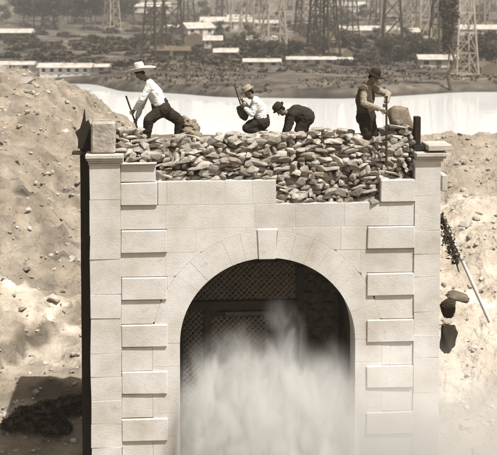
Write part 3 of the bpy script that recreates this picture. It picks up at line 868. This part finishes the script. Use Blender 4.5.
# tall tree by the shore
tt = tree_parts(rng, 11.2, 3.6, 6.0, 'leaf', .26, 2200, 'tree', hit(451.5, 91, 100))
tag(tt, 'tall slender dark tree with a bare trunk on the far shore', 'tree')

# ------------------------------------------------------------------ derricks
def make_derrick(mat):
    root = empty('oil_derrick', (0, 0, 0)); Hh, b_, t = 24., 2.0, .55
    cs = [(-1, -1), (1, -1), (1, 1), (-1, 1)]
    def P(i, z): k = (b_+(t-b_)*z/Hh); return V3((cs[i % 4][0]*k, cs[i % 4][1]*k, z))
    for i in range(4):
        mb = MB(); mb.bar(P(i, -.5), P(i, Hh), .21, .14, 4); mb.build('leg', mat, root)
    mb = MB(); n = 7
    for j in range(n):
        z0, z1 = Hh*(j/n)**.93, Hh*((j+1)/n)**.93
        for i in range(4):
            mb.bar(P(i, z1), P(i+1, z1), .1, n=4); mb.bar(P(i, z0), P(i+1, z1), .07, n=4); mb.bar(P(i+1, z0), P(i, z1), .07, n=4)
    mb.build('bracing', mat, root)
    mb = MB(); mb.box(-.8, .8, -.8, .8, Hh, Hh+.3); mb.box(-.3, .3, -.8, .8, Hh+.3, Hh+1); mb.build('crown_platform', mat, root)
    mb = MB(); mb.box(-2.3, 2.3, -2.3, 2.3, -.6, .4); mb.build('base_floor', mat, root)
    mb = MB(); mb.prism([(2.4, -.5), (6, -.5), (6, 1.6), (4.2, 2.4), (2.4, 1.6)], -2, 2); mb.build('engine_house', 'grey_wall', root)
    return root
DP = {'p': [make_derrick('derrick_pale'), 0], 'd': [make_derrick('derrick_dark'), 0]}
def dlabel(k, i):
    return {'p': ['pale timber oil derrick at the near edge of the oilfield', 'pale timber oil derrick among the houses of the plain'], 'd': ['tall dark timber oil derrick standing in the near part of the plain', 'dark timber oil derrick deep in the hazy oilfield']}[k][i]
for k, (px, py, kind, li) in enumerate(((274, 47, 'p', 0), (463, 76, 'p', 0), (441, 62, 'd', 0), (326, 62, 'd', 0), (392, 60, 'd', 0), (155, 58, 'd', 0), (78, 24, 'd', 0), (186, 34, 'd', 1), (322, 52, 'd', 1), (350, 40, 'd', 1), (391, 42, 'p', 1), (418, 38, 'p', 1), (236, 32, 'p', 1), (128, 22, 'd', 1), (30, 18, 'd', 1), (300, 24, 'p', 1), (482, 30, 'p', 1), (206, 16, 'p', 1), (336, 16, 'p', 1), (370, 14, 'd', 1), (105, 14, 'p', 1), (430, 18, 'd', 1), (255, 14, 'd', 1), (405, 12, 'p', 1), (55, 12, 'd', 1), (8, 14, 'p', 1), (170, 12, 'p', 1), (290, 10, 'd', 1), (445, 10, 'p', 1), (218, 9, 'd', 1), (490, 12, 'd', 1), (310, 8, 'p', 1), (142, 9, 'p', 1), (385, 8, 'd', 1), (92, 8, 'p', 1), (172, 46, 'd', 1), (250, 40, 'p', 1), (306, 40, 'd', 1), (334, 34, 'd', 1), (378, 30, 'd', 1), (404, 30, 'p', 1), (222, 22, 'd', 1), (440, 34, 'd', 1), (112, 30, 'p', 1), (48, 26, 'd', 1))):
    pr = DP[kind]; o = pr[0] if not pr[1] else copy_tree(pr[0]); pr[1] = 1
    o.location = hit(px, py, 100); o.rotation_euler.z = rng.uniform(0, 1.5); s = rng.uniform(.75, 1.1); o.scale = (s, s, s)
    own = {(274, 47): 'pale timber oil derrick at the centre, beyond the low white hut', (463, 76): 'large pale timber oil derrick just right of the tall slender tree',
           (441, 62): 'dark timber oil derrick directly behind the crown of the tall slender tree', (326, 62): 'dark timber oil derrick behind the low white shed and tree row',
           (392, 60): 'dark timber oil derrick right of the hat of the man at the iron bar', (155, 58): 'dark timber oil derrick over the pair of dark sheds', (78, 24): 'dark timber oil derrick standing among the trees of the far grove',
           (112, 30): 'lone pale timber oil derrick at the right end of the far grove'}.get((px, py))
    if own: tag(o, own, 'oil derrick', 'oil derricks across the plain')
    else: tag(o, 'pale timber oil derrick deep in the crowded oilfield' if kind == 'p' else 'dark timber oil derrick deep in the crowded oilfield', 'oil derrick', 'oil derricks across the plain')
# ------------------------------------------------------------------ houses
def house(px, py, w, d, h, rh, wall, roof, label, nw=3, rz=0, group=None):
    c_ = hit(px, py, 100); kf = .62 if py < 60 else .42 if px < 110 and py > 66 else .6; w *= kf; d *= kf; h *= kf*(.85 if py < 60 else 1.3); rh *= kf*.8
    o = empty('house', c_, rz, label=label, cat='house', group=group)
    wsz = min(.45, w/nw*.2)
    mb = MB(); mb.prism([(-w/2, -.5), (w/2, -.5), (w/2, h), (-w/2, h)], -d/2, d/2); mb.build('wall', wall, o)
    mb = MB(); e = .35
    prof = [(-d/2-e, h-.08), (d/2+e, h-.08), (0, h+rh)]
    vs_ = [(-w/2-e, a, b_) for a, b_ in prof]+[(w/2+e, a, b_) for a, b_ in prof]
    mb.add(vs_, [(0, 1, 2), (5, 4, 3), (0, 3, 4, 1), (1, 4, 5, 2), (2, 5, 3, 0)])
    rf = mb.build('roof', roof, o)
    cb = MB(); cb.box(w*.2-.2, w*.2+.2, -.2, .2, h+rh*.5, h+rh+.35); cb.build('chimney', 'grey_wall', rf)
    for i in range(nw):
        u = -w/2+w*(i+.5)/nw
        if i == nw//2 and nw < 5:
            mb = MB(); mb.box(u-wsz, u+wsz, -d/2-.05, -d/2+.02, 0, h*.82); mb.build('door', 'grey_wall', o)
        else:
            mb = MB(); mb.box(u-wsz, u+wsz, -d/2-.06, -d/2+.02, h*.35, h*.8); wn_ = mb.build('window', 'pane', o)
            mb = MB(); mb.box(u-wsz*1.3, u+wsz*1.3, -d/2-.12, -d/2-.01, h*.28, h*.35); mb.build('sill', wall, wn_)
    return o
house(66, 75, 15.5, 6, 2.0, 1.3, 'white_wall', 'roof_pale', 'long low white building with a row of windows left beyond the pond', 6)
house(92, 72, 10, 5, 1.5, .9, 'white_wall', 'roof_pale', 'narrow white shed adjoining the long white building', 3)
house(14, 71, 13, 6, 1.8, 1.0, 'white_wall', 'roof_pale', 'white low building at the left edge of the plain', 3)
house(197, 35, 11, 7, 3.2, 2.6, 'white_wall', 'roof_pale', 'white gabled house in the middle distance left of centre', 3, .5)
house(173, 33, 8, 6, 2.6, 1.5, 'white_wall', 'roof_pale', 'small white cottage left of the white gabled house', 3)
house(226, 29, 22, 8, 4, 2.4, 'white_wall', 'roof_pale', 'wide white house on the far plain left of centre', 4)
house(238, 27, 9, 8, 4.4, 2.4, 'white_wall', 'roof_pale', 'white outbuilding beside the wide white house', 3)
house(160, 58, 4.6, 4, 2.6, 1.2, 'grey_wall', 'roof_dark', 'dark shed, left one of the pair beyond the wide hat', 3)
house(181, 59, 4.2, 4, 2.8, 1.2, 'grey_wall', 'roof_dark', 'dark shed, right one of the pair beyond the wide hat', 3)
house(213, 47, 5, 5, 2.6, 1.6, 'white_wall', 'roof_pale', 'little white hut below the wide white house', 3)
house(226, 56, 6, 5, 1.4, 1.2, 'grey_wall', 'roof_pale', 'low hut with dark wall and pale roof', 3)
house(311, 64, 12, 5, 1.1, .7, 'white_wall', 'roof_pale', 'low white shed in front of the tree row', 4)
house(262, 68, 8, 4, 1.3, .7, 'white_wall', 'roof_pale', 'low white hut at the centre beyond the kneeling man', 3)
house(343, 64, 4, 3, 1.0, .6, 'white_wall', 'roof_pale', 'tiny pale hut right of the low white shed', 2)
house(368, 37, 20, 8, 3, 1.8, 'white_wall', 'roof_pale', 'long white building above the head of the right-hand man', 4)
house(400, 38, 12, 7, 2.6, 1.6, 'white_wall', 'roof_pale', 'white barn right of the long white building', 3)
house(437, 68, 9, 5, 1.8, 1.2, 'white_wall', 'roof_pale', 'white cottage left of the tall slender tree', 3)
house(478, 36, 16, 8, 3.4, 2, 'white_wall', 'roof_pale', 'white house behind the right clump of trees', 3)
house(13, 38, 14, 8, 2.4, 1.6, 'grey_wall', 'roof_pale', 'pale-roofed barn at the upper left edge', 3)
house(265, 28, 13, 8, 2.6, 1.6, 'white_wall', 'roof_pale', 'white farm building beside the central pale derrick', 3)
house(262, 45, 9, 6, 2.2, 1.4, 'white_wall', 'roof_pale', 'small white farmhouse left of the pale derrick base', 3)
house(150, 13, 26, 10, 5, 3, 'white_wall', 'roof_pale', 'distant white hall right of the far grove', 3)
house(345, 12, 30, 10, 5, 3, 'white_wall', 'roof_pale', 'distant white warehouse near the top centre', 3)

# ------------------------------------------------------------------ smoke, dust, haze
def vol_obj(name, x0, x1, y0, y1, z0, z1, label, build):
    mb = MB(); mb.box(x0, x1, y0, y1, z0, z1)
    m = bpy.data.materials.new(name+'_volume'); m.use_nodes = True; nt = m.node_tree
    nt.nodes.clear(); out = N(nt, 'ShaderNodeOutputMaterial'); pv = N(nt, 'ShaderNodeVolumePrincipled')
    pv.inputs['Color'].default_value = (.99, .965, .92, 1)
    nt.links.new(pv.outputs['Volume'], out.inputs['Volume']); build(nt, pv)
    M[name+'v'] = m; o = mb.build(name, name+'v'); return tag(o, label, name, kind='stuff')
def dens(nt, pv, terms, scale, thr, gain, zfall=None, seed=0):
    """density = noise ramp * sum of soft ellipsoids (object space)"""
    L = nt.links.new; tc = N(nt, 'ShaderNodeTexCoord'); mp = N(nt, 'ShaderNodeMapping'); mp.inputs['Location'].default_value = (seed, seed*.7, 0); mp.inputs['Scale'].default_value = (1, 1, .5)
    L(tc.outputs['Object'], mp.inputs['Vector'])
    ns = N(nt, 'ShaderNodeTexNoise'); ns.inputs['Scale'].default_value = scale; ns.inputs['Detail'].default_value = 7; ns.inputs['Roughness'].default_value = .62; ns.inputs['Distortion'].default_value = .9
    L(mp.outputs['Vector'], ns.inputs['Vector'])
    mr = N(nt, 'ShaderNodeMapRange'); mr.inputs['From Min'].default_value = thr; mr.inputs['From Max'].default_value = thr+.3
    L(ns.outputs['Fac'], mr.inputs['Value'])
    acc = None
    for (c, r_, k) in terms:
        s1 = N(nt, 'ShaderNodeVectorMath', operation='SUBTRACT'); s1.inputs[1].default_value = c; L(tc.outputs['Object'], s1.inputs[0])
        s2 = N(nt, 'ShaderNodeVectorMath', operation='DIVIDE'); s2.inputs[1].default_value = r_; L(s1.outputs[0], s2.inputs[0])
        s3 = N(nt, 'ShaderNodeVectorMath', operation='LENGTH'); L(s2.outputs[0], s3.inputs[0])
        m1 = N(nt, 'ShaderNodeMapRange', interpolation_type='SMOOTHSTEP'); m1.inputs['From Min'].default_value = 1; m1.inputs['From Max'].default_value = .1; m1.inputs['To Min'].default_value = 0; m1.inputs['To Max'].default_value = k
        L(s3.outputs['Value'], m1.inputs['Value'])
        if acc is None: acc = m1.outputs['Result']
        else:
            ad = N(nt, 'ShaderNodeMath', operation='ADD'); L(acc, ad.inputs[0]); L(m1.outputs['Result'], ad.inputs[1]); acc = ad.outputs[0]
    mu = N(nt, 'ShaderNodeMath', operation='MULTIPLY'); L(acc, mu.inputs[0]); L(mr.outputs['Result'], mu.inputs[1])
    mg = N(nt, 'ShaderNodeMath', operation='MULTIPLY'); mg.inputs[1].default_value = gain; L(mu.outputs[0], mg.inputs[0])
    L(mg.outputs[0], pv.inputs['Density'])
def b1_(nt, pv):
    g = lambda px, py, v: (lambda q: tuple(GM @ V3((q[0], v, q[1]))))(face(px, py, v))
    dens(nt, pv, [(g(268, 455, -.6), (2.2, 2.0, 2.4), 1.0), (g(285, 372, .2), (.62, .6, 1.0), .45), (g(292, 338, .25), (.36, .5, .75), .34), (g(279, 316, .3), (.42, .5, .5), .2), (g(240, 356, .1), (.9, .7, .8), .2), (g(333, 372, .0), (.5, .6, .8), .22), (g(205, 372, .0), (.6, .7, .8), .2), (g(320, 395, -.1), (1.1, .9, .9), .35), (g(215, 410, -.1), (1.0, .9, 1.3), .6)], 2.6, .37, 6.0)
c0_ = GM @ V3((UC, 0, 0))
vol_obj('smoke', c0_.x-1.72, c0_.x+1.66, 18.95, 22.4, .02, 4.4, 'pale smoke billowing up through the arch opening', b1_)
def b2_(nt, pv):
    dens(nt, pv, [((3.4, 20.6, .6), (4.2, 1.6, 3.1), 1.0), ((5.0, 21.0, 2.0), (1.8, 1.0, 1.5), .5)], .8, .15, 1.9, seed=4)
vol_obj('dust', -1.6, 8.0, 18.8, 20.85, .02, 4.0, 'thin pale dust drifting before the right foot of the archway', b2_)
def b3_(nt, pv): pv.inputs['Density'].default_value = .00042
hz = vol_obj('haze', -1100, 1100, -45, 1600, -8, 60, 'thin warm haze over the plain', b3_)

# ------------------------------------------------------------------ light, world, camera
EL, AZM = 61, 44        # sun height; degrees to the right of straight behind the camera
sd = V3((math.sin(R(AZM))*math.cos(R(EL)), -math.cos(R(AZM))*math.cos(R(EL)), math.sin(R(EL))))
sl = bpy.data.lights.new('sun', 'SUN'); sl.energy = 4.8; sl.angle = R(.5); sl.color = (1, .988, .965)
so = bpy.data.objects.new('sun', sl); COL.objects.link(so); so.rotation_euler = sd.to_track_quat('Z', 'Y').to_euler(); so.location = (10, -10, 30)
w = bpy.data.worlds.new('World'); scn.world = w; w.use_nodes = True; nt = w.node_tree
bg = nt.nodes['Background']; sky = N(nt, 'ShaderNodeTexSky', sky_type='NISHITA'); sky.sun_disc = False
sky.sun_elevation = R(EL); sky.sun_rotation = math.atan2(sd.x, sd.y); sky.dust_density = 3
hs = N(nt, 'ShaderNodeHueSaturation'); hs.inputs['Saturation'].default_value = 0
mx = N(nt, 'ShaderNodeMix', data_type='RGBA', blend_type='MULTIPLY'); mx.inputs['Factor'].default_value = 1; mx.inputs['B'].default_value = (1, .93, .83, 1)
nt.links.new(sky.outputs[0], hs.inputs['Color']); nt.links.new(hs.outputs[0], mx.inputs['A']); nt.links.new(mx.outputs['Result'], bg.inputs['Color'])
bg.inputs['Strength'].default_value = .07
cam = bpy.data.cameras.new('camera'); co = bpy.data.objects.new('camera', cam); COL.objects.link(co)
co.location = (0, 0, CAM_Z); co.rotation_euler = (math.pi/2-PITCH, 0, 0)
cam.sensor_width = 36; cam.lens = 36*F/497; cam.shift_y = -(227.5-CY)/497; cam.clip_end = 4000; cam.clip_start = .1; cam.dof.use_dof = True; cam.dof.focus_distance = 21.3; cam.dof.aperture_fstop = 2.2
scn.camera = co
scn.view_settings.view_transform = 'Standard'; scn.view_settings.look = 'None'; scn.view_settings.exposure = .54; scn.view_settings.gamma = 1
scn.view_settings.use_curve_mapping = False
scn.cycles.use_denoising = True; scn.cycles.max_bounces = 6; scn.cycles.volume_bounces = 1; scn.cycles.volume_step_rate = 2; scn.cycles.volume_max_steps = 128
scn.cycles.use_adaptive_sampling = True
